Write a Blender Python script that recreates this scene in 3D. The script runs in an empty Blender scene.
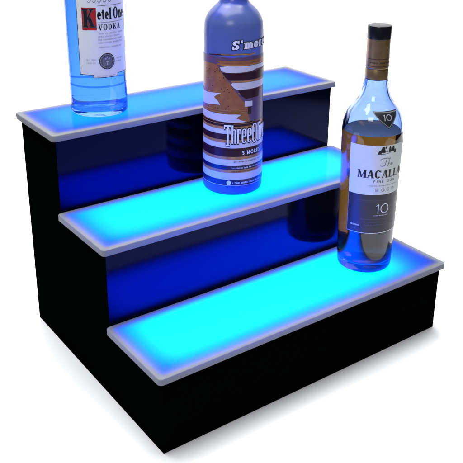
import bpy, bmesh, math, random
from mathutils import Vector
from mathutils.geometry import tessellate_polygon
random.seed(4)
R = math.radians
scene = bpy.context.scene
COL = scene.collection

# ------------------------------------------------------------------ materials
def principled(name, base, rough=0.5, metal=0.0, spec=0.5, ior=1.5, trans=0.0, tint=None, coat=0.0, bump=None, mottle=None):
    m = bpy.data.materials.new(name); m.use_nodes = True
    nt = m.node_tree; b = nt.nodes['Principled BSDF']
    b.inputs['Base Color'].default_value = (*base, 1)
    b.inputs['Roughness'].default_value = rough
    b.inputs['Metallic'].default_value = metal
    b.inputs['IOR'].default_value = ior
    b.inputs['Specular IOR Level'].default_value = spec
    b.inputs['Transmission Weight'].default_value = trans
    b.inputs['Coat Weight'].default_value = coat
    if tint: b.inputs['Specular Tint'].default_value = (*tint, 1)
    tc = nt.nodes.new('ShaderNodeTexCoord')
    if mottle:
        n = nt.nodes.new('ShaderNodeTexNoise'); n.inputs['Scale'].default_value = mottle[0]; n.inputs['Detail'].default_value = 5
        r = nt.nodes.new('ShaderNodeValToRGB')
        r.color_ramp.elements[0].position = .35; r.color_ramp.elements[1].position = .65
        r.color_ramp.elements[0].color = (*base, 1); r.color_ramp.elements[1].color = (*mottle[1], 1)
        nt.links.new(tc.outputs['Object'], n.inputs['Vector']); nt.links.new(n.outputs['Fac'], r.inputs['Fac'])
        nt.links.new(r.outputs['Color'], b.inputs['Base Color'])
    if bump:
        n = nt.nodes.new('ShaderNodeTexNoise'); n.inputs['Scale'].default_value = bump[0]; n.inputs['Detail'].default_value = 3
        bp = nt.nodes.new('ShaderNodeBump'); bp.inputs['Strength'].default_value = bump[1]; bp.inputs['Distance'].default_value = .001
        nt.links.new(tc.outputs['Object'], n.inputs['Vector']); nt.links.new(n.outputs['Fac'], bp.inputs['Height'])
        nt.links.new(bp.outputs['Normal'], b.inputs['Normal'])
    return m

M = {}
M['paper_sweep'] = principled('white_paper', (.90, .90, .90), .9, spec=.1, bump=(400, .05))
M['unseen_dark_plane'] = principled('dark_plane_matte', (.006, .006, .007), .7, spec=.1, bump=(30, .2))
M['black'] = principled('black_acrylic_side', (.0008, .0013, .0013), .5, spec=.0)
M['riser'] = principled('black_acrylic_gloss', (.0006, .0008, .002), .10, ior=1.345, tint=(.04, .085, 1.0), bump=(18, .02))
M['tray'] = principled('black_tray', (.01, .01, .01), .8, spec=.1)
M['ink'] = principled('black_ink', (.006, .006, .01), .5, spec=.3)
M['grey_ink'] = principled('grey_ink', (.13, .13, .17), .5, spec=.3)
M['faint_ink'] = principled('faint_ink', (.34, .35, .42), .5, spec=.3)
M['white_ink'] = principled('white_ink', (.72, .73, .78), .4, spec=.3)
M['red_ink'] = principled('red_ink', (.42, .02, .02), .4, spec=.3, mottle=(160, (.30, .012, .016)))
M['label_white'] = principled('white_label_paper', (.70, .715, .70), .45, spec=.3, bump=(500, .05))
M['label_cream'] = principled('cream_label_paper', (.60, .64, .62), .6, spec=.2, bump=(700, .08))
M['label_slate'] = principled('slate_label_paper', (.032, .027, .032), .36, spec=.3, bump=(700, .06))
M['charcoal'] = principled('charcoal_tag', (.02, .022, .03), .35, spec=.5)
M['silver'] = principled('silver_edge', (.5, .52, .55), .3, metal=.6)
M['gold'] = principled('bronze_foil', (.34, .23, .11), .32, metal=.7, mottle=(90, (.25, .165, .075)), bump=(260, .1))
M['cap'] = principled('black_cap', (.006, .006, .009), .25, spec=.5)
M['glass_glow_tint'] = principled('clear_glass_glow_tint', (.32, .55, .94), .02, ior=1.46, trans=1)  # clear glass; the blue shelf light is painted in as a tint
M['spirit'] = principled('spirit_glow_tint', (.62, .84, 1.0), 0, ior=1.34, trans=1)  # blue cast of the shelf light put into the liquid's colour too
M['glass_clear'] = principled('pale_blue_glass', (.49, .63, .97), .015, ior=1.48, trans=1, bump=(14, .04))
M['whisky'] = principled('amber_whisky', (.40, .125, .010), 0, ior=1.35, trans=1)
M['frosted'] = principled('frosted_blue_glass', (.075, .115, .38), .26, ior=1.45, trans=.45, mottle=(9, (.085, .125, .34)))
M['brown'] = principled('toasted_brown_print', (.30, .115, .04), .3, spec=.4, mottle=(120, (.23, .08, .026)))
M['purple'] = principled('dusky_purple_print', (.075, .045, .11), .35, spec=.3, mottle=(25, (.15, .075, .11)))
M['maroon'] = principled('maroon_print', (.030, .008, .014), .3, spec=.2)
M['tan'] = principled('tan_print', (.42, .20, .06), .35, spec=.4, mottle=(150, (.28, .13, .05)))
M['cream'] = principled('marshmallow_print', (.54, .52, .50), .35, spec=.4)
M['navy'] = principled('navy_print', (.008, .008, .045), .35, spec=.4)

# frosted acrylic shelf: scatters the light of the panel beneath it
m = bpy.data.materials.new('frosted_white_acrylic'); m.use_nodes = True; nt = m.node_tree; nt.nodes.clear()
out = nt.nodes.new('ShaderNodeOutputMaterial')
df = nt.nodes.new('ShaderNodeBsdfDiffuse'); df.inputs['Color'].default_value = (.40, .41, .45, 1)
tr = nt.nodes.new('ShaderNodeBsdfTranslucent'); tr.inputs['Color'].default_value = (.85, .9, 1, 1)
gl = nt.nodes.new('ShaderNodeBsdfGlossy'); gl.inputs['Roughness'].default_value = .07
mx = nt.nodes.new('ShaderNodeMixShader'); mx.inputs[0].default_value = .5
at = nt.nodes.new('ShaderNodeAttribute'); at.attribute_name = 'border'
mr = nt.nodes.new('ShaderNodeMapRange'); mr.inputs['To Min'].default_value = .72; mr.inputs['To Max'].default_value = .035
dc = nt.nodes.new('ShaderNodeMix'); dc.data_type = 'RGBA'; dc.inputs[6].default_value = (.025, .04, .08, 1); dc.inputs[7].default_value = (.21, .212, .21, 1)  # glow falloff painted in: darkened centre, grey rim that passes less light
fr = nt.nodes.new('ShaderNodeFresnel'); fr.inputs['IOR'].default_value = 1.08
mx2 = nt.nodes.new('ShaderNodeMixShader')
tc = nt.nodes.new('ShaderNodeTexCoord'); nz = nt.nodes.new('ShaderNodeTexNoise'); nz.inputs['Scale'].default_value = 60
bp = nt.nodes.new('ShaderNodeBump'); bp.inputs['Strength'].default_value = .05; bp.inputs['Distance'].default_value = .001
L = nt.links.new
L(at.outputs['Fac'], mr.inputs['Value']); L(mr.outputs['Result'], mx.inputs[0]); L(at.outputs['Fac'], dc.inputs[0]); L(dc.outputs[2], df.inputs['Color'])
L(tc.outputs['Object'], nz.inputs['Vector']); L(nz.outputs['Fac'], bp.inputs['Height']); L(bp.outputs['Normal'], gl.inputs['Normal'])
L(df.outputs[0], mx.inputs[1]); L(tr.outputs[0], mx.inputs[2]); L(fr.outputs[0], mx2.inputs[0])
L(mx.outputs[0], mx2.inputs[1]); L(gl.outputs[0], mx2.inputs[2]); L(mx2.outputs[0], out.inputs['Surface'])
M['acrylic'] = m

def emitter(name, colour, strength):
    m = bpy.data.materials.new(name); m.use_nodes = True; nt = m.node_tree; nt.nodes.clear()
    o = nt.nodes.new('ShaderNodeOutputMaterial'); e = nt.nodes.new('ShaderNodeEmission')
    e.inputs['Color'].default_value = (*colour, 1); e.inputs['Strength'].default_value = strength
    nt.links.new(e.outputs[0], o.inputs['Surface']); return m
LED_COL = (.0, .082, 1.0)

# ------------------------------------------------------------------ object helpers
def link(name, bm, mat, parent=None, smooth=False, sharp=35):
    me = bpy.data.meshes.new(name)
    bmesh.ops.recalc_face_normals(bm, faces=bm.faces[:])
    if smooth:
        for f in bm.faces: f.smooth = True
        for e in bm.edges:
            if len(e.link_faces) == 2 and e.calc_face_angle(0) > R(sharp): e.smooth = False
    bm.to_mesh(me); bm.free()
    me.materials.append(M[mat] if isinstance(mat, str) else mat)
    o = bpy.data.objects.new(name, me); COL.objects.link(o)
    if parent: o.parent = parent
    return o

def thing(name, label, cat, loc):
    o = bpy.data.objects.new(name, None); COL.objects.link(o)
    o.location = loc; o.empty_display_size = .05
    o['label'] = label; o['category'] = cat
    return o

def box(bm, x0, x1, y0, y1, z0, z1, bev=0):
    r = bmesh.ops.create_cube(bm, size=1)
    for v in r['verts']:
        v.co = Vector((x0 + (v.co.x + .5) * (x1 - x0), y0 + (v.co.y + .5) * (y1 - y0), z0 + (v.co.z + .5) * (z1 - z0)))
    if bev:
        es = list({e for v in r['verts'] for e in v.link_edges})
        bmesh.ops.bevel(bm, geom=es, offset=bev, segments=2, profile=.5, affect='EDGES')

def lathe(bm, prof, n=96):
    rings = []
    for (r, z) in prof:
        if r < 1e-6: rings.append([bm.verts.new((0, 0, z))])
        else: rings.append([bm.verts.new((r * math.cos(2 * math.pi * i / n), r * math.sin(2 * math.pi * i / n), z)) for i in range(n)])
    for a, b in zip(rings, rings[1:]):
        for i in range(n):
            j = (i + 1) % n
            if len(a) == 1 and len(b) == 1: continue
            if len(a) == 1: bm.faces.new((a[0], b[i], b[j]))
            elif len(b) == 1: bm.faces.new((a[i], a[j], b[0]))
            else: bm.faces.new((a[i], a[j], b[j], b[i]))

def smooth_prof(pts, sub=5):
    """Catmull-Rom through (r, z) points; a point written twice keeps a hard corner."""
    o = []
    for i in range(len(pts) - 1):
        p0 = pts[max(i - 1, 0)]; p1 = pts[i]; p2 = pts[i + 1]; p3 = pts[min(i + 2, len(pts) - 1)]
        if p1 == p2: continue
        for k in range(sub):
            t = k / sub
            f = lambda a, b, c, d: .5 * (2 * b + (c - a) * t + (2 * a - 5 * b + 4 * c - d) * t * t + (3 * b - a - 3 * c + d) * t ** 3)
            o.append((max(f(p0[0], p1[0], p2[0], p3[0]), 0), f(p0[1], p1[1], p2[1], p3[1])))
    o.append(pts[-1]); return o

def interp(prof, z):
    for (r0, z0), (r1, z1) in zip(prof, prof[1:]):
        if z0 <= z <= z1 and z1 > z0: return r0 + (r1 - r0) * (z - z0) / (z1 - z0)
    return prof[-1][0] if z > prof[-1][1] else prof[0][0]

mm = .001
# ------------------------------------------------------------------ print on curved glass
class Skin:
    """Flat artwork (u, z in mm) laid on the outside of a turned bottle."""
    def __init__(s, prof, a0, rref, parent):
        s.prof, s.a0, s.rref, s.parent = prof, R(a0), rref, parent
    def put(s, name, polys, mat, off=.15, parent=None, step=1.5, stack=.006, label=None):
        bm = bmesh.new()
        for k, poly in enumerate(polys):
            vs = [bm.verts.new((u, off + (k % 40) * stack, z)) for u, z in poly]
            if len(vs) > 4:
                for t in tessellate_polygon([[Vector((u, z, 0)) for u, z in poly]]): bm.faces.new([vs[i] for i in t])
            else: bm.faces.new(vs)
        us = [v.co.x for v in bm.verts]; zs = [v.co.z for v in bm.verts]
        k = math.floor(min(us) / step) + 1
        while k * step < max(us):
            bmesh.ops.bisect_plane(bm, geom=bm.verts[:] + bm.edges[:] + bm.faces[:], plane_co=(k * step, 0, 0), plane_no=(1, 0, 0)); k += 1
        zstep = 4
        k = math.floor(min(zs) / zstep) + 1
        while k * zstep < max(zs):
            bmesh.ops.bisect_plane(bm, geom=bm.verts[:] + bm.edges[:] + bm.faces[:], plane_co=(0, 0, k * zstep), plane_no=(0, 0, 1)); k += 1
        nrm = []
        for v in bm.verts:
            u, o, z = v.co
            a = s.a0 + u / s.rref; r = (interp(s.prof, z) + o) * mm
            v.co = (r * math.cos(a), r * math.sin(a), z * mm)
            sl = -(interp(s.prof, z + .5) - interp(s.prof, z - .5))
            nrm.append(Vector((math.cos(a), math.sin(a), sl)).normalized())
        for f in bm.faces: f.smooth = True
        me = bpy.data.meshes.new(name)
        # face outward
        for f in bm.faces:
            f.normal_update()
            c = f.calc_center_median()
            if f.normal.x * c.x + f.normal.y * c.y < 0: f.normal_flip()
        bm.to_mesh(me); bm.free(); me.materials.append(M[mat])
        me.normals_split_custom_set_from_vertices(nrm)
        ob = bpy.data.objects.new(name, me); COL.objects.link(ob); ob.parent = parent or s.parent
        if label: ob['label'] = label
        return ob

def rect(u0, u1, z0, z1): return [(u0, z0), (u1, z0), (u1, z1), (u0, z1)]
def disc(cu, cz, r, n=40, ru=None): return [(cu + (ru or r) * math.cos(2 * math.pi * i / n), cz + r * math.sin(2 * math.pi * i / n)) for i in range(n)]

# ------------------------------------------------------------------ hand drawn lettering
G = 0.0                                     # outline growth
def Vb(x, y0, y1, w): return [[(x - G, y0 - G), (x + w + G, y0 - G), (x + w + G, y1 + G), (x - G, y1 + G)]]
def Hb(x0, x1, y, t): return [[(x0 - G, y - G), (x1 + G, y - G), (x1 + G, y + t + G), (x0 - G, y + t + G)]]
def Db(x0, y0, x1, y1, w): return [[(x0 - G, y0 - G * .3), (x0 + w + G, y0 - G * .3), (x1 + w + G, y1 + G * .3), (x1 - G, y1 + G * .3)]]
def Eb(cx, cy, rx, ry, wv, wh, a0=0, a1=360, n=28):
    o = []
    ro, rp = rx + G, ry + G; ri, rq = max(rx - wv - G, .001), max(ry - wh - G, .001)
    n = max(4, int(n * abs(a1 - a0) / 360))
    for i in range(n):
        a, b = R(a0 + (a1 - a0) * i / n), R(a0 + (a1 - a0) * (i + 1) / n)
        o.append([(cx + ro * math.cos(a), cy + rp * math.sin(a)), (cx + ro * math.cos(b), cy + rp * math.sin(b)),
                  (cx + ri * math.cos(b), cy + rq * math.sin(b)), (cx + ri * math.cos(a), cy + rq * math.sin(a))])
    return o
def sf(x, y, w, s=.07, t=.06): return Hb(x - s, x + w + s, y if y < .5 else y - t, t)

def serif(ch, W=.17, T=.06, xh=.68):
    """glyph polygons (cap height 1) and advance"""
    if ch == 'K': return Vb(.07, 0, 1, W) + sf(.07, 0, W) + sf(.07, 1, W) + Db(.24, .40, .66, 1, T + .01) + Db(.60, 0, .33, .56, W) + sf(.62, 1, T, .1) + sf(.62, 0, W, .07), .88
    if ch == 'V': return Db(.34, 0, .07, 1, W) + Db(.40, 0, .70, 1, T) + sf(.09, 1, W * .8) + sf(.68, 1, T, .1), .84
    if ch == 'A': return Db(.02 + .05, 0, .36, 1, T) + Db(.58, 0, .34, 1, W) + Hb(.2, .62, .30, T) + sf(.07, 0, T, .08) + sf(.58, 0, W, .07), .84
    if ch == 'M': return Vb(.09, 0, 1, T) + Db(.40, .02, .08, 1, W * .9) + Db(.45, .02, .80, 1, T) + Vb(.78, 0, 1, W) + sf(.09, 0, T, .09) + sf(.78, 0, W, .07) + sf(.08, 1, .05, .07) + sf(.78, 1, W), 1.06
    if ch == 'L': return Vb(.08, 0, 1, W) + sf(.08, 0, W) + sf(.08, 1, W) + Hb(.08, .60, 0, T) + Db(.53, 0, .58, .28, T), .68
    if ch == 'N': return Vb(.08, 0, 1, T) + Db(.60, 0, .08, 1, W) + Vb(.70, 0, 1, T) + sf(.08, 0, T, .09) + sf(.70, 1, T, .09), .86
    if ch == 'C': return Eb(.42, .5, .38, .52, W, T, 40, 320) + Vb(.68, .70, .98, T), .82
    if ch == 'O': return Eb(.42, .5, .39, .52, W, T), .86
    if ch == 'D': return Vb(.08, 0, 1, W) + Eb(.30, .5, .48, .5, W, T, -90, 90) + Hb(.08, .34, 0, T) + Hb(.08, .34, 1 - T, T) + sf(.08, 0, W) + sf(.08, 1, W), .86
    if ch == 'S': return Eb(.30, .74, .25, .28, W, .12, 35, 270) + Eb(.30, .27, .27, .29, W, .12, -145, 90) + Vb(.46, .72, 1, T) + Vb(.03, 0, .28, T), .62
    if ch == 'e': return Eb(.28, xh / 2, .25, xh / 2 + .01, W, T, 0, 320) + Hb(.10, .50, xh * .46, T), .56
    if ch == 'o': return Eb(.30, xh / 2, .27, xh / 2 + .01, W, T), .60
    if ch == 't': return Vb(.10, .05, .86, W) + Hb(0, .36, xh - T, T) + Eb(.27, .13, .17, .14, W, T, 180, 320), .40
    if ch == 'l': return Vb(.08, 0, 1, W) + sf(.08, 0, W, .06) + Hb(.02, .1, 1 - T, T), .34
    if ch == 'n': return Vb(.08, 0, xh, W) + sf(.08, 0, W, .05) + Hb(.02, .1, xh - T, T) + Eb(.36, xh - .25, .20, .25, W, T + .02, 0, 150) + Vb(.39, 0, xh - .24, W) + sf(.39, 0, W, .05), .66
    if ch == 'm': return Vb(.08, 0, xh, W) + sf(.08, 0, W, .05) + Hb(.02, .1, xh - T, T) + Eb(.33, xh - .25, .19, .25, W, T + .02, 0, 150) + Vb(.35, 0, xh - .24, W) + Eb(.60, xh - .25, .20, .25, W, T + .02, 0, 150) + Vb(.63, 0, xh - .24, W) + sf(.35, 0, W, .04) + sf(.63, 0, W, .05), .90
    if ch == 'r': return Vb(.08, 0, xh, W) + sf(.08, 0, W, .06) + Hb(.02, .1, xh - T, T) + Eb(.36, xh - .2, .18, .2, .12, .13, 50, 160), .50
    if ch == 's': return Eb(.22, xh * .74, .18, xh * .27, W * .9, .09, 30, 270) + Eb(.22, xh * .26, .19, xh * .28, W * .9, .09, -150, 90), .46
    if ch == "'": return Vb(.08, .78, 1.06, W * .6), .30
    return [], .3

def gothic(ch, W=.30, xh=.80):
    """tall condensed letters, cap height 1 = width unit 1 (scaled separately)"""
    if ch == 'T': return Vb(.50, -.12, 1.0, W * 1.05) + Hb(.0, 1.3, .92, .09) + Vb(.0, .78, .95, .14) + Vb(1.16, .78, .95, .14) + Hb(.3, 1.0, -.12, .05), 1.28
    if ch == 'h': return Vb(.05, 0, 1, W) + Eb(.52, xh - .14, .34, .14, W, .06, 0, 150) + Vb(.56, 0, xh - .13, W), .98
    if ch == 'r': return Vb(.05, 0, xh, W) + Eb(.50, xh - .13, .30, .13, .2, .07, 20, 160), .82
    if ch == 'e': return Eb(.50, xh - .15, .45, .15, W, .05, 0, 180) + Vb(.05, .14, xh - .14, W) + Vb(.65, xh * .48, xh - .14, W) + Eb(.50, .15, .45, .15, W, .05, 180, 350) + Hb(.1, .92, xh * .46, .05), 1.06
    if ch == 'O': return Eb(.62, .82, .57, .20, W, .06, 0, 180) + Vb(.05, .15, .83, W) + Vb(.89, .15, .83, W) + Eb(.62, .16, .57, .20, W, .06, 180, 360), 1.32
    if ch == 'l': return Vb(.05, 0, 1, W), .46
    if ch == 'i': return Vb(.05, 0, xh, W) + Vb(.05, xh + .08, 1, W), .46
    if ch == 'v': return Db(.35, 0, .02, xh, W) + Db(.35, 0, .68, xh, W), 1.0
    if ch == 's': return Eb(.42, xh * .76, .37, xh * .24, W, .08, 20, 270) + Eb(.42, xh * .26, .37, xh * .26, W, .08, -160, 90), .9
    return [], .4

def write(text, font, u0, z0, h, width=None, slope=0, grow=0, track=0, sx=None, **kw):
    """polygons of a line of text; width fits the whole line"""
    global G
    G = 0; adv = sum(font(c, **kw)[1] + track for c in text) - track
    k = (width / adv) if width else (sx or h)
    G = grow / h
    out, x = [], 0
    for c in text:
        ps, a = font(c, **kw)
        for p in ps: out.append([(u0 + (x + px) * k, z0 + py * h + slope * (x + px) * k) for px, py in p])
        x += a + track
    G = 0
    return out

def thin(ch, t=.09):
    """small sans capitals"""
    if ch == 'F': return Vb(.05, 0, 1, t) + Hb(.05, .5, 1 - t, t) + Hb(.05, .42, .5, t), .62
    if ch == 'I': return Vb(.1, 0, 1, t), .3
    if ch == 'N': return Vb(.05, 0, 1, t) + Db(.55, 0, .05, 1, t) + Vb(.55, 0, 1, t), .78
    if ch == 'E': return Vb(.05, 0, 1, t) + Hb(.05, .5, 0, t) + Hb(.05, .5, 1 - t, t) + Hb(.05, .45, .47, t), .62
    if ch == 'O': return Eb(.45, .5, .42, .52, t, t), .95
    if ch == 'A': return Db(.0, 0, .32, 1, t) + Db(.64, 0, .32, 1, t) + Hb(.14, .6, .32, t), .8
    if ch == 'K': return Vb(.05, 0, 1, t) + Db(.14, .42, .5, 1, t) + Db(.52, 0, .22, .55, t), .7
    if ch == 'S': return Eb(.3, .74, .25, .27, t * 1.3, t, 20, 270) + Eb(.3, .27, .27, .28, t * 1.3, t, -160, 90), .68
    if ch == 'M': return Vb(.05, 0, 1, t) + Db(.34, .1, .05, 1, t) + Db(.38, .1, .68, 1, t) + Vb(.68, 0, 1, t), .9
    if ch == 'R': return Vb(.05, 0, 1, t) + Eb(.25, .75, .28, .25, t * 1.2, t, -90, 90) + Hb(.05, .28, 1 - t, t) + Hb(.05, .28, .5, t) + Db(.45, 0, .22, .5, t), .7
    if ch == "'": return Vb(.05, .7, 1, t), .25
    if ch == '1': return Vb(.2, 0, 1, t) + Db(.02, .80, .2, .98, t), .42
    if ch == '0': return Eb(.45, .5, .42, .52, t, t), .95
    return [], .4

def tiny(u0, u1, z, h, rnd):
    """a row of letter-like marks too small to read"""
    o = []; u = u0
    while u < u1 - h * .5:
        n = rnd.randint(3, 9)
        for _ in range(n):
            if u > u1 - h * .5: break
            t = h * .15; k = rnd.randint(0, 4); w = h * rnd.uniform(.45, .7)
            o.append(rect(u, u + t, z, z + h * (1 if k == 0 else .75)))
            if k != 1 or w > h * .6: o.append(rect(u + w - t, u + w, z, z + h * .75))
            if k in (2, 3): o.append(rect(u + t, u + w - t, z + h * .6, z + h * .75))
            if k in (0, 3, 4): o.append(rect(u + t, u + w - t, z, z + h * .15))
            u += w + h * .22
        u += h * .5
    return o

# ------------------------------------------------------------------ the stepped display
S = .406
D1, D2, D3 = .105117, .104999, .100770
H1, H2, H3 = .091348, .182002, .272764
T, OV, PW = .00686, .00512, .005
B = D1 + D2 + D3 - OV
disp = thing('bottle_display', 'three step black acrylic bottle display with glowing blue shelf tops', 'bottle display', (S / 2, D1 + D2 / 2, 0))
o0 = Vector(disp.location)

def dlink(name, bm, mat, **k):
    for v in bm.verts: v.co -= o0
    return link(name, bm, mat, disp, **k)

for x0 in (OV, S - OV - PW):
    bm = bmesh.new()
    pr = [(PW, 0), (B, 0), (B, H3 - T), (D1 + D2 + PW, H3 - T), (D1 + D2 + PW, H2 - T), (D1 + PW, H2 - T), (D1 + PW, H1 - T), (PW, H1 - T)]
    a = [bm.verts.new((x0, y, z)) for y, z in pr]; b = [bm.verts.new((x0 + PW, y, z)) for y, z in pr]
    bm.faces.new(a); bm.faces.new(b)
    for i in range(8): bm.faces.new((a[i], a[(i + 1) % 8], b[(i + 1) % 8], b[i]))
    dlink('side_panel', bm, 'black')
bm = bmesh.new(); box(bm, OV, S - OV, 0, PW, 0, H1 - T, .0004); dlink('front_panel', bm, 'black', smooth=True)
for y, z0, z1 in ((D1, H1 - T, H2 - T), (D1 + D2, H2 - T, H3 - T)):
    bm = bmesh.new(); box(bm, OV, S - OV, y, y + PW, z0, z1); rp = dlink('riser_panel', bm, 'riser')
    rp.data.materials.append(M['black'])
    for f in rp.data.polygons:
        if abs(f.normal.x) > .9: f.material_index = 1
bm = bmesh.new(); box(bm, OV + PW, S - OV - PW, B - PW, B - .0002, .0002, H3 - T - .0002); dlink('back_panel', bm, 'black')

def rrect(x0, x1, y0, y1, r, n=6):
    o = []
    for cx, cy, a in ((x0 + r, y0 + r, 180), (x1 - r, y0 + r, 270), (x1 - r, y1 - r, 0), (x0 + r, y1 - r, 90)):
        for i in range(n + 1):
            t = R(a + 90 * i / n); o.append((cx + r * math.cos(t), cy + r * math.sin(t)))
    return o

LEDS = ((-OV, D1 - .0004, H1, 28.0, .040), (D1 - OV, D1 + D2 - .0004, H2, 23.0, .012), (D1 + D2 - OV, B + OV, H3, 10.0, .018))
for y0, y1, z, st, rc in LEDS:
    bm = bmesh.new()
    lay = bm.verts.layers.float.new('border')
    loops = []
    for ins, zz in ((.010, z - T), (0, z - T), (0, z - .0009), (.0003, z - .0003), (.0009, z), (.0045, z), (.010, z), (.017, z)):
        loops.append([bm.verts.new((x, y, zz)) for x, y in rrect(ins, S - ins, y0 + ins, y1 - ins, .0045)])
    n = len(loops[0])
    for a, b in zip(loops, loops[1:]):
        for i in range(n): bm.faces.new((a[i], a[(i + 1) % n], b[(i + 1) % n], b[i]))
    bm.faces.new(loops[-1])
    for lp, val in zip(loops, (1, 1, 1, 1, 1, .9, .35, 0)):  # weights of the painted glow falloff, from rim to centre
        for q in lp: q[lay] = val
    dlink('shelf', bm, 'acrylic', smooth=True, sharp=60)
    yb = y1 if y1 < B else B
    ya = y0 + OV + PW; yb = (y1 - .001) if y1 < B else B - PW
    bm = bmesh.new(); box(bm, OV + PW + .001, S - OV - PW - .001, ya + .001, yb - .001, z - T - .024, z - T - .018); dlink('light_tray', bm, 'tray')
    bm = bmesh.new(); box(bm, OV + PW + .010, S - OV - PW - rc, ya + .007, yb - .004, z - T - .0178, z - T - .012); dlink('light_panel', bm, emitter('blue_led_light', LED_COL, st))

# ------------------------------------------------------------------ bottle: vodka on the top shelf
rnd = random.Random(7)
v = thing('vodka_bottle', 'clear vodka bottle with blue shelf light painted into its glass and a white label, standing on the top shelf', 'bottle', (.08599, .26614, H3 + .00005))
P1 = [(0, 1.5), (20, 1.2), (28, .2), (30.5, 0), (32.2, 1.6), (32.7, 4.5), (32.7, 10), (32.7, 12), (32.6, 13), (32.7, 14), (32.8, 24), (32.8, 34), (32.72, 35.2), (32.65, 36.5), (32.7, 42), (32.7, 120), (32.7, 165), (32.4, 180), (30, 196), (25, 208), (18.5, 218), (15, 228), (14, 240), (13.8, 262), (13.8, 276)]
P1o = smooth_prof(P1)
IN1 = smooth_prof([(0, 6), (20, 4.8), (27, 5.2), (30.2, 8.5), (30.9, 18), (30.9, 40), (30.9, 165), (29.9, 180), (27, 194), (22, 206), (15.5, 217), (12.3, 228), (11.2, 240), (11, 276)])
bm = bmesh.new(); lathe(bm, [(r * mm, z * mm) for r, z in P1o + IN1[::-1]], 128)
bmesh.ops.remove_doubles(bm, verts=bm.verts[:], dist=1e-6)
body = link('body', bm, 'glass_glow_tint', v, smooth=True)
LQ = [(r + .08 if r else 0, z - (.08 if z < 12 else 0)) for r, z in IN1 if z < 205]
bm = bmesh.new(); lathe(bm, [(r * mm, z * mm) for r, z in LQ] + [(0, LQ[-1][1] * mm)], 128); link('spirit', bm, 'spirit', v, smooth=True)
bm = bmesh.new(); lathe(bm, [(0, .276), (.0148, .276), (.0148, .262), (.0156, .2615), (.0156, .298), (.0148, .3), (0, .3)], 64); link('cap', bm, 'silver', v, smooth=True)
sk = Skin(P1o, -96, 32.8, v)
HW = 31.3
def lab1(g):
    return [[(-HW - g, 50 - g), (-15.6 - g, 49.8 - g), (-15.6 - g, 46.6 - g), (12.4 + g, 46.6 - g), (12.4 + g, 49.8 - g), (HW + g, 50 - g), (HW + g, 172 + g), (-HW - g, 172 + g)]]
lb = sk.put('label', lab1(.7), 'ink', .10)
pp = sk.put('label_paper', lab1(0), 'label_white', .16, parent=lb)
sk.put('initial_panel', [rect(-25.6, -9.8, 99.3, 123.6)], 'red_ink', .24, parent=lb)
sk.put('initial_outline', write('K', serif, -24.4, 102.5, 19.5, width=12.6, grow=.5, W=.27, T=.10), 'grey_ink', .30, parent=lb)  # grey outline printed around the initial
sk.put('initial_letter', write('K', serif, -24.4, 102.5, 19.5, width=12.6, W=.27, T=.10), 'ink', .56, parent=lb)
sk.put('lettering', write('etel', serif, -9.0, 110.6, 12.2, width=16.4, W=.23, T=.09) + write('One', serif, 9.6, 110.6, 12.2, width=18.4, W=.24, T=.09)
       + write('VODKA', serif, -8.4, 99.0, 6.4, width=28, track=.12, W=.2, T=.09)
       + [rect(-8, 25, 125.4, 125.7), rect(-8.6, 28, 107.2, 107.5)], 'ink', .24, parent=lb)
fine = []
for z, a, b in ((94.6, -9, 25), (91.2, -9, 21), (87.8, -9, 24), (84.4, -9, 23), (79.4, -9, 20)): fine += tiny(a, b, z, 1.9, rnd)
fine += tiny(-12, 9, 47.6, 1.3, rnd)
sk.put('small_print', fine, 'faint_ink', .24, parent=lb)
fine = []
for z in (65.8, 62.2): fine += tiny(-23, -12, z, 1.9, rnd) + tiny(11.5, 21, z, 1.9, rnd)
sk.put('side_print', fine, 'faint_ink', .24, parent=lb)
sc = []
for c, u in enumerate((-17, -11.5, -6, 0, 6)):
    sc += Eb(u, 131.5, 2.0, 2.4, .35, .5, 200, 380, 20) + [[(u + 2.2, 131), (u + 2.6, 131), (u + 4.4, 135), (u + 4.0, 135)]]
sk.put('script_line', sc, 'ink', .24, parent=lb)
seal = sk.put('seal', [disc(0, 64.4, 9.0, 48)], 'grey_ink', .24, parent=lb)
sk.put('seal_ring', Eb(0, 64.4, 9.1, 9.1, .7, .7, 0, 360, 48) + Eb(0, 64.4, 6.6, 6.6, .35, .35, 0, 360, 40), 'ink', .30, parent=lb)
sk.put('seal_emblem', [disc(0, 64, .9, 12, 1.3), disc(-1.9, 67.3, 1, 12), disc(2.0, 67.3, 1, 12), rect(-.6, .6, 60, 63), disc(0, 69, .8, 10)]
       + [disc(7.8 * math.cos(t), 64.4 + 7.8 * math.sin(t), .42, 8) for t in [k * .36 for k in range(17)]], 'faint_ink', .56, parent=lb)

# ------------------------------------------------------------------ bottle: dessert vodka on the middle shelf
v = thing('flavored_vodka_bottle', 'frosted blue bottle printed with brown and white dessert bands, on the middle shelf', 'bottle', (.20827, .16886, H2 + .00005))
P2 = [(0, 1.5), (24, 1), (31.5, 0), (34, 1.2), (35, 4), (35.1, 8), (35.0, 45), (34.3, 106), (33.8, 160), (33.6, 178), (33.4, 187), (32.2, 198.5), (27.9, 207.4), (22, 213.9), (16.8, 219), (14.4, 226), (13.6, 238), (13.4, 270), (13.4, 284)]
P2o = smooth_prof(P2)
bm = bmesh.new(); lathe(bm, [(r * mm, z * mm) for r, z in P2o] + [(0, .284)], 128); link('body', bm, 'frosted', v, smooth=True)
bm = bmesh.new(); lathe(bm, [(0, .272), (.0145, .272), (.0145, .3), (.0138, .3015), (0, .3015)], 64); link('cap', bm, 'cap', v, smooth=True)
sk = Skin(P2o, -127, 34.5, v)
A = 62.0                                   # the print runs a little over half way round
art = sk.put('printed_picture', [rect(-A, A, 65, 160)], 'brown', .08, label='brown toasted print wrapping the bottle')
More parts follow.
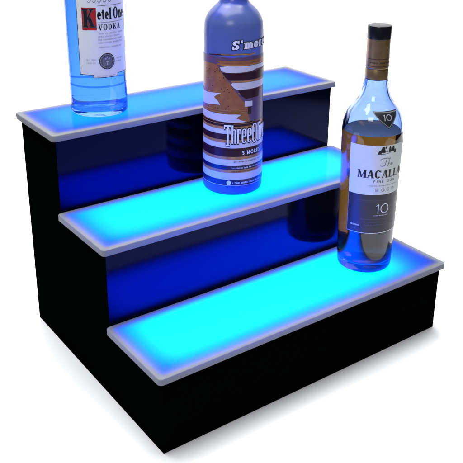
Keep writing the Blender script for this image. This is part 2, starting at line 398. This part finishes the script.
# dusky part to the right of the diagonal
sk.put('dusk_print', [[(-A, 153), (-24, 155), (-18.5, 153.8), (-11, 143.4), (-3, 133.8), (6, 121.2), (12, 113.5), (17, 111.1), (19, 100), (21, 88), (A, 88), (A, 162), (22, 164), (0, 162.5), (-20, 163.5), (-A, 162)]], 'purple', .16, parent=art)
sk.put('rim_lines', [[(-31, 163.6), (-10, 165.2), (16, 166), (16, 167.1), (-10, 166.6), (-31, 164.6)]], 'maroon', .24, parent=art)
sk.put('rim_highlight', [[(-14, 165.4), (10, 166.0), (20, 164.8), (28, 165.8), (28, 166.8), (18, 166.6), (10, 167.2), (-14, 166.2)]], 'tan', .30, parent=art)
sk.put('cracker_print', [[(-15, 156.5), (A, 157.5), (A, 160), (-20, 159)], [(-20, 153.8), (A, 154.6), (A, 157.2), (-18, 156.2)]], 'brown', .22, parent=art)
sk.put('biscuit_edges', [[(-14, 153.6), (A, 154.2), (A, 155.4), (-15, 155)], rect(-2, A, 135.2, 137.2), [(7, 121.6), (14, 122.6), (A, 122.6), (A, 123.6), (6, 123.2)]], 'tan', .28, parent=art)
sk.put('marshmallow_bands', [[(-15, 151.6), (-13, 147.8), (-8, 146.2), (16, 146.6), (24, 147.5), (30, 149), (36, 148.6), (A, 149), (A, 153.4), (-6, 153.6)],
    [(-2, 133.2), (1, 129.5), (5, 127), (A, 127.5), (A, 134.8), (0, 135)],
    [(14, 107), (24, 107), (24, 113), (14, 113.5)]], 'cream', .34, parent=art)
sk.put('chocolate_bands', [[(-12, 145.6), (-9, 141.5), (-4, 137.8), (A, 137.8), (A, 148), (34, 147), (26, 145.8), (18, 146), (4, 145.4)],
    [(6, 126), (10, 120), (15, 116.4), (34, 116.6), (36, 126.4)],
    [(18, 98), (22.5, 98), (22.5, 106), (18, 106)]], 'maroon', .46, parent=art)
sk.put('white_splashes', [[(-A, 121.5), (-34, 120.6), (-26, 121.6), (-13, 122.6), (-19, 119.6), (-22.5, 117), (-18, 113.8), (-14, 109), (-20, 108.8), (-30, 107.2), (-A, 105)],
    [(-A, 99.6), (-30, 98.8), (-10, 98.6), (4, 98.8), (10, 98.2), (6, 95.6), (4.5, 94), (10, 91.8), (17.5, 89), (8, 88.6), (-8, 89.4), (-30, 90.4), (-A, 91)]], 'cream', .34, parent=art)
sk.put('splash_lines', [[(-A, 122.6), (-30, 121.8), (-12, 123.6), (-12, 124.1), (-30, 122.6), (-A, 123.4)], rect(-A, 18, 102.6, 103.3), [(-A, 100.6), (-10, 100.0), (20, 100.6), (20, 101.2), (-10, 100.8), (-A, 101.4)]], 'tan', .30, parent=art)  # thin orange lines printed above the splashes
sk.put('maroon_bands', [rect(-A, 24, 84.4, 89.2), rect(-A, A, 68.6, 75.4), rect(-A, A, 48.6, 58.6)], 'maroon', .40, parent=art)
sk.put('tan_bands', [rect(-A, 26, 81.3, 84.3), rect(-A, 24, 87.2, 87.8), rect(-A, A, 65.1, 68.5), rect(-A, A, 45.0, 48.4), rect(-A, A, 28.8, 32.4)], 'tan', .46, parent=art)
sk.put('white_bands', [rect(-A, A, 75.5, 81.2), rect(-A, A, 58.7, 65.0), rect(-A, A, 37.4, 44.9), rect(-A, A, 20.2, 28.7), rect(-A, A, 12.7, 13.2)], 'cream', .42, parent=art)
sk.put('navy_bands', [rect(-A, A, 32.5, 37.3), rect(-A, A, 13.3, 20.1)], 'navy', .44, parent=art)
sk.put('crumbs', [disc(rnd.uniform(-40, 4), rnd.uniform(104, 150), rnd.uniform(.35, .8), 8) for _ in range(46)], 'maroon', .14, stack=.0005, parent=art)
name_u0 = -9.0
kw = dict(sx=6.25)
sk.put('name_outline', write('ThreeOlives', gothic, name_u0, 64.6, 21.5, grow=1.5, **kw), 'ink', .60, parent=art)
sk.put('name_lettering', write('ThreeOlives', gothic, name_u0, 64.6, 21.5, grow=.0, **kw), 'white_ink', .90, parent=art)
fl = dict(slope=.035, track=.02, W=.22, T=.12, xh=.76)
sk.put('flavour_outline', write("S'mores", serif, -1.0, 172.0, 9.0, width=55, grow=.85, **fl), 'ink', .12, parent=art)
sk.put('flavour_lettering', write("S'mores", serif, -1.0, 172.0, 9.0, width=55, grow=.12, **fl), 'white_ink', .42, parent=art)
sk.put('flavour_line', write("S'MORES", thin, 11.4, 50.6, 4.6, width=26, track=.15, t=.2), 'white_ink', .70, parent=art)
sk.put('small_print', tiny(2, 44, 41.6, 1.7, rnd) + tiny(0, 46, 29.8, 1.6, rnd), 'ink', .70, parent=art)
sk.put('pale_print', tiny(0, 46, 33.9, 1.9, rnd) + tiny(1, 42, 15.4, 2.5, rnd) + [disc(-3.4, 16.8, 2.6, 14), rect(-5.2, -1.6, 13.8, 16)], 'white_ink', .72, parent=art)

# ------------------------------------------------------------------ bottle: whisky on the bottom shelf
v = thing('whisky_bottle', 'amber whisky bottle with black cap and two tone label, on the bottom shelf', 'bottle', (.32633, .05683, H1 + .00005))
P3 = [(0, 2.5), (22, 1.5), (29, 0), (31.2, 1.0), (32.2, 4), (32.5, 10), (33.0, 42), (33.7, 107), (34.7, 150), (34.9, 163), (34.8, 172), (33.9, 180), (30.4, 190.6), (27, 196), (22.8, 201.5), (18.6, 207.5), (16.0, 214.5), (14.8, 220), (13.8, 226), (12.6, 231), (12.2, 240), (12, 262), (12, 276)]
P3o = smooth_prof(P3)
IN3 = smooth_prof([(0, 13), (14, 11), (24, 9), (28, 11), (29.4, 17), (30.0, 42), (30.8, 107), (32.1, 150), (32.3, 163), (32.1, 171), (31.2, 179), (28, 189), (24.6, 194.6), (20.4, 200), (16.4, 206), (13.6, 213), (12.2, 219), (11.2, 226), (10.3, 232), (9.9, 240), (9.8, 262), (9.8, 276)])
bm = bmesh.new(); lathe(bm, [(r * mm, z * mm) for r, z in P3o + IN3[::-1]], 128)
bmesh.ops.remove_doubles(bm, verts=bm.verts[:], dist=1e-6)
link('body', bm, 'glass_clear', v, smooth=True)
LQ = [(r + .08 if r else 0, z - (.08 if z < 14 else 0)) for r, z in IN3 if z < 170]
LV = 170.5
LQ += [(32.2, LV), (31.6, LV - .15), (30.5, LV - .35)]
bm = bmesh.new(); lathe(bm, [(r * mm, z * mm) for r, z in LQ] + [(0, (LV - .4) * mm)], 128); link('whisky', bm, 'whisky', v, smooth=True)
fo = bmesh.new(); lathe(fo, [(.01225, .229), (.0127, .2295), (.0128, .2405), (.0124, .2412), (.0124, .2418), (.0129, .2425), (.0128, .262), (.0127, .2745), (.0121, .275)], 72)
foil = link('foil_sleeve', fo, 'gold', v, smooth=True)
sf3 = Skin([(12.8, 229), (12.95, 274)], -112, 12.8, v)
sf3.put('foil_print', [p for z in (248,) for p in tiny(-14, 14, z, 2.2, rnd)] + [rect(-18, 18, 244.6, 245.1), rect(-18, 18, 252.8, 253.2)], 'ink', .12, parent=foil)
bm = bmesh.new()
lathe(bm, [(0, .274), (.0121, .274), (.0129, .2743), (.01305, .2755), (.01305, .2870), (.0126, .2884), (.0112, .2889), (0, .2889)], 72)
link('cap', bm, 'cap', v, smooth=True)

sk = Skin(P3o, -106, 33.5, v)
HW = 42.0
lb = sk.put('label', [rect(-HW, HW, 101.4, 161)], 'label_cream', .12)
mac = write('MACALLAN', serif, -31.4, 122.2, 9.5, width=65.5, track=.04, W=.24, T=.095)
sk.put('lettering', mac + write('FINE OAK', thin, -13, 116.6, 3.0, width=27, track=.35, t=.12), 'ink', .20, parent=lb)
# the script word between crest and name
scr = Eb(-1.0, 143.6, 6.4, 2.6, .5, .6, 20, 170, 20) + [[(-2.2, 136.2), (-1.4, 136.2), (1.0, 145.6), (.2, 145.6)], [(1.8, 136.2), (2.5, 136.2), (5.0, 146), (4.3, 146)]] \
    + Eb(3.9, 137.9, 1.3, 2.0, .45, .5, 0, 180, 20) + [[(4.7, 136.2), (5.2, 136.2), (5.2, 138.2), (4.7, 138.2)]] + Eb(7.2, 137.9, 1.5, 1.8, .45, .45, 0, 320, 20) + [rect(6, 8.6, 137.8, 138.2)] + Eb(-4.2, 138.0, 2.8, 1.9, .4, .5, 180, 360, 20)
sk.put('script_word', scr, 'grey_ink', .20, parent=lb)
# the little manor house emblem
cr = [[(-10.8, 151), (-9.6, 154.4), (-7.2, 155.8), (-6.4, 151.4)], [(-8, 154), (-5.8, 159.4), (-3.4, 159.4), (-2.0, 154), (-2.4, 152.6), (-7.4, 152.6)], [(-3.6, 157.6), (-1.6, 160), (-.6, 157.4)],
      [(1.6, 153), (2.2, 158.4), (3.4, 160.2), (5.0, 157), (5.4, 153)], [(4.8, 153), (6.4, 159), (8.4, 160), (9.4, 156.4), (9.2, 153)], [(8.8, 151.4), (9.6, 155.2), (11.2, 155.6), (12, 151.4)],
      rect(-10, -2, 150.8, 151.5), rect(-.6, 4.2, 151.4, 152.0), [(-1.6, 153), (-1.2, 155), (.2, 155.2), (.6, 153)]]
sk.put('house_emblem', cr, 'ink', .20, parent=lb)
row = []
for k, u in enumerate((-8.2, -1.4, 5.4, 12.2)):
    row += Eb(u, 107.2, 2.1, 1.9, .4, .45, 40 if k % 2 == 0 else 0, 330 if k % 2 == 0 else 360, 24) + [rect(u - .3, u + 1.6, 106.9, 107.3)]
sk.put('small_print', tiny(-19, 19, 112.2, 1.1, rnd) + row, 'grey_ink', .20, parent=lb)
l2 = sk.put('lower_label', [rect(-HW, HW, 52, 101.2)], 'label_slate', .12)
sk.put('label_border', [rect(-HW, HW, 52.8, 53.4), rect(-HW, -HW + .5, 53.4, 101)], 'silver', .2, parent=l2)
sk.put('age_number', write('10', thin, -8.2, 78.2, 11.4, sx=13.0, t=.075), 'white_ink', .2, parent=l2)
sk.put('pale_print', tiny(-10, 8, 75.0, 1.3, rnd) + tiny(-37.5, -26, 61.6, 2.2, rnd), 'white_ink', .2, parent=l2)
sk.put('faint_rules', [rect(-26, 24, 70.6, 70.8), rect(-30, 30, 94.2, 94.4)] + tiny(-20, 20, 67, 1.2, rnd) + tiny(-20, 20, 63.4, 1.2, rnd), 'grey_ink', .2, parent=l2)
tri = lambda g: [[(-20.3 - g * 1.7, 198 + g), (20.3 + g * 1.7, 198 + g), (.4, 179.6 - g * 1.3)]]
tg = sk.put('neck_tag', tri(0), 'charcoal', .35, label='dark triangular neck label with pale border')
def tri_ring(a, b):
    P, Q = tri(a)[0], tri(b)[0]
    return [[P[i], P[(i + 1) % 3], Q[(i + 1) % 3], Q[i]] for i in range(3)]
sk.put('tag_border', tri_ring(-.8, -1.7), 'silver', .45, parent=tg)
sk.put('tag_number', write('10', thin, -6.4, 188.6, 6.2, width=13, t=.13), 'faint_ink', .45, parent=tg)

whisky_root = v
# ------------------------------------------------------------------ camera
Cx = [-0.73937, -1.303602, 1.321541, 0.369988, 0.630513, 0.009901, 773.393935, 233.147153, 169.375144]
loc = Vector(Cx[:3]) * S; a, b, c = Cx[3:6]
fw = Vector((math.sin(b) * math.cos(a), math.cos(b) * math.cos(a), -math.sin(a)))
rt = fw.cross(Vector((0, 0, 1))).normalized(); up = rt.cross(fw)
r2 = rt * math.cos(c) + up * math.sin(c); u2 = -rt * math.sin(c) + up * math.cos(c)
cam = bpy.data.cameras.new('camera'); co = bpy.data.objects.new('camera', cam); COL.objects.link(co)
from mathutils import Matrix
whisky_root.rotation_mode = 'QUATERNION'
from mathutils import Quaternion
whisky_root.rotation_quaternion = Quaternion((math.sin(b), math.cos(b), 0), R(-.42)); whisky_root.location.z += .0002
Mx = Matrix((r2, u2, -fw)).transposed().to_4x4(); Mx.translation = loc; co.matrix_world = Mx
cam.sensor_width = 36; cam.sensor_fit = 'HORIZONTAL'; cam.lens = 36 * Cx[6] / 463
cam.shift_x = -(Cx[7] - 231.5) / 463; cam.shift_y = (Cx[8] - 231.5) / 463
cam.clip_start = .01; cam.clip_end = 50
scene.camera = co

# ------------------------------------------------------------------ setting: white paper sweep over an added dark plane, squared to the camera
fl = Vector((math.sin(b), math.cos(b), 0)); rl = Vector((math.cos(b), -math.sin(b), 0)); c0 = Vector((loc.x, loc.y, 0))
prof = [(.25, 0), (1.30, 0)]
for k in range(1, 17):
    t = R(90 * k / 16); prof.append((1.30 + .30 * math.sin(t), .30 - .30 * math.cos(t)))
prof.append((1.60, 1.2))
bm = bmesh.new(); rows = []
for d, z in prof: rows.append([bm.verts.new(c0 + fl * d + rl * s + Vector((0, 0, z))) for s in (-.95, .95)])
for p, q in zip(rows, rows[1:]): bm.faces.new((p[0], p[1], q[1], q[0]))
for f in bm.faces: f.smooth = True
bg = link('backdrop', bm, 'paper_sweep'); bg['kind'] = 'structure'
bm = bmesh.new()
c1 = c0 + fl * .9
vs = [bm.verts.new(c1 + fl * s * 2 + rl * t * 2 + Vector((0, 0, -.004))) for s, t in ((-1, -1), (-1, 1), (1, 1), (1, -1))]
bm.faces.new(vs); tb = link('unseen_dark_plane', bm, 'unseen_dark_plane'); tb['kind'] = 'structure'  # unseen plane, added so the risers have something dark to reflect

# ------------------------------------------------------------------ lamps
def area(name, pos, target, sx, sy, power, colour=(1, 1, 1)):
    l = bpy.data.lights.new(name, 'AREA'); l.shape = 'RECTANGLE'; l.size = sx; l.size_y = sy; l.energy = power; l.color = colour
    o = bpy.data.objects.new(name, l); COL.objects.link(o); o.location = pos
    d = Vector(target) - Vector(pos); o.rotation_euler = d.to_track_quat('-Z', 'Y').to_euler(); return o
ctr = Vector((.2, .15, 0))
area('overhead_softbox', ctr + fl * .15 - rl * .25 + Vector((0, 0, 1.55)), ctr + fl * .25, 1.3, 1.3, 39, (.97, .98, 1))
area('backdrop_fill', ctr + fl * .35 + Vector((0, 0, 1.9)), c0 + fl * 1.6 + Vector((0, 0, .2)), 1.4, .5, 31)  # added lamp, lifts the paper behind to full white
area('front_fill', loc - fl * .25 - rl * .30 + Vector((0, 0, .45)), ctr + Vector((0, 0, .25)), .5, .4, 4.5, (.97, .98, 1))  # unseen fill added to brighten labels and shelf edges

w = bpy.data.worlds.new('World'); scene.world = w; w.use_nodes = True
w.node_tree.nodes['Background'].inputs[0].default_value = (.02, .022, .03, 1); w.node_tree.nodes['Background'].inputs[1].default_value = 1.0

scene.view_settings.view_transform = 'Standard'; scene.view_settings.look = 'None'
scene.view_settings.exposure = 0; scene.view_settings.gamma = 1
cy = scene.cycles
cy.max_bounces = 16; cy.transmission_bounces = 14; cy.glossy_bounces = 6; cy.diffuse_bounces = 4; cy.transparent_max_bounces = 8
cy.caustics_reflective = True; cy.caustics_refractive = True; cy.sample_clamp_indirect = 6; cy.blur_glossy = .5
cy.use_denoising = True
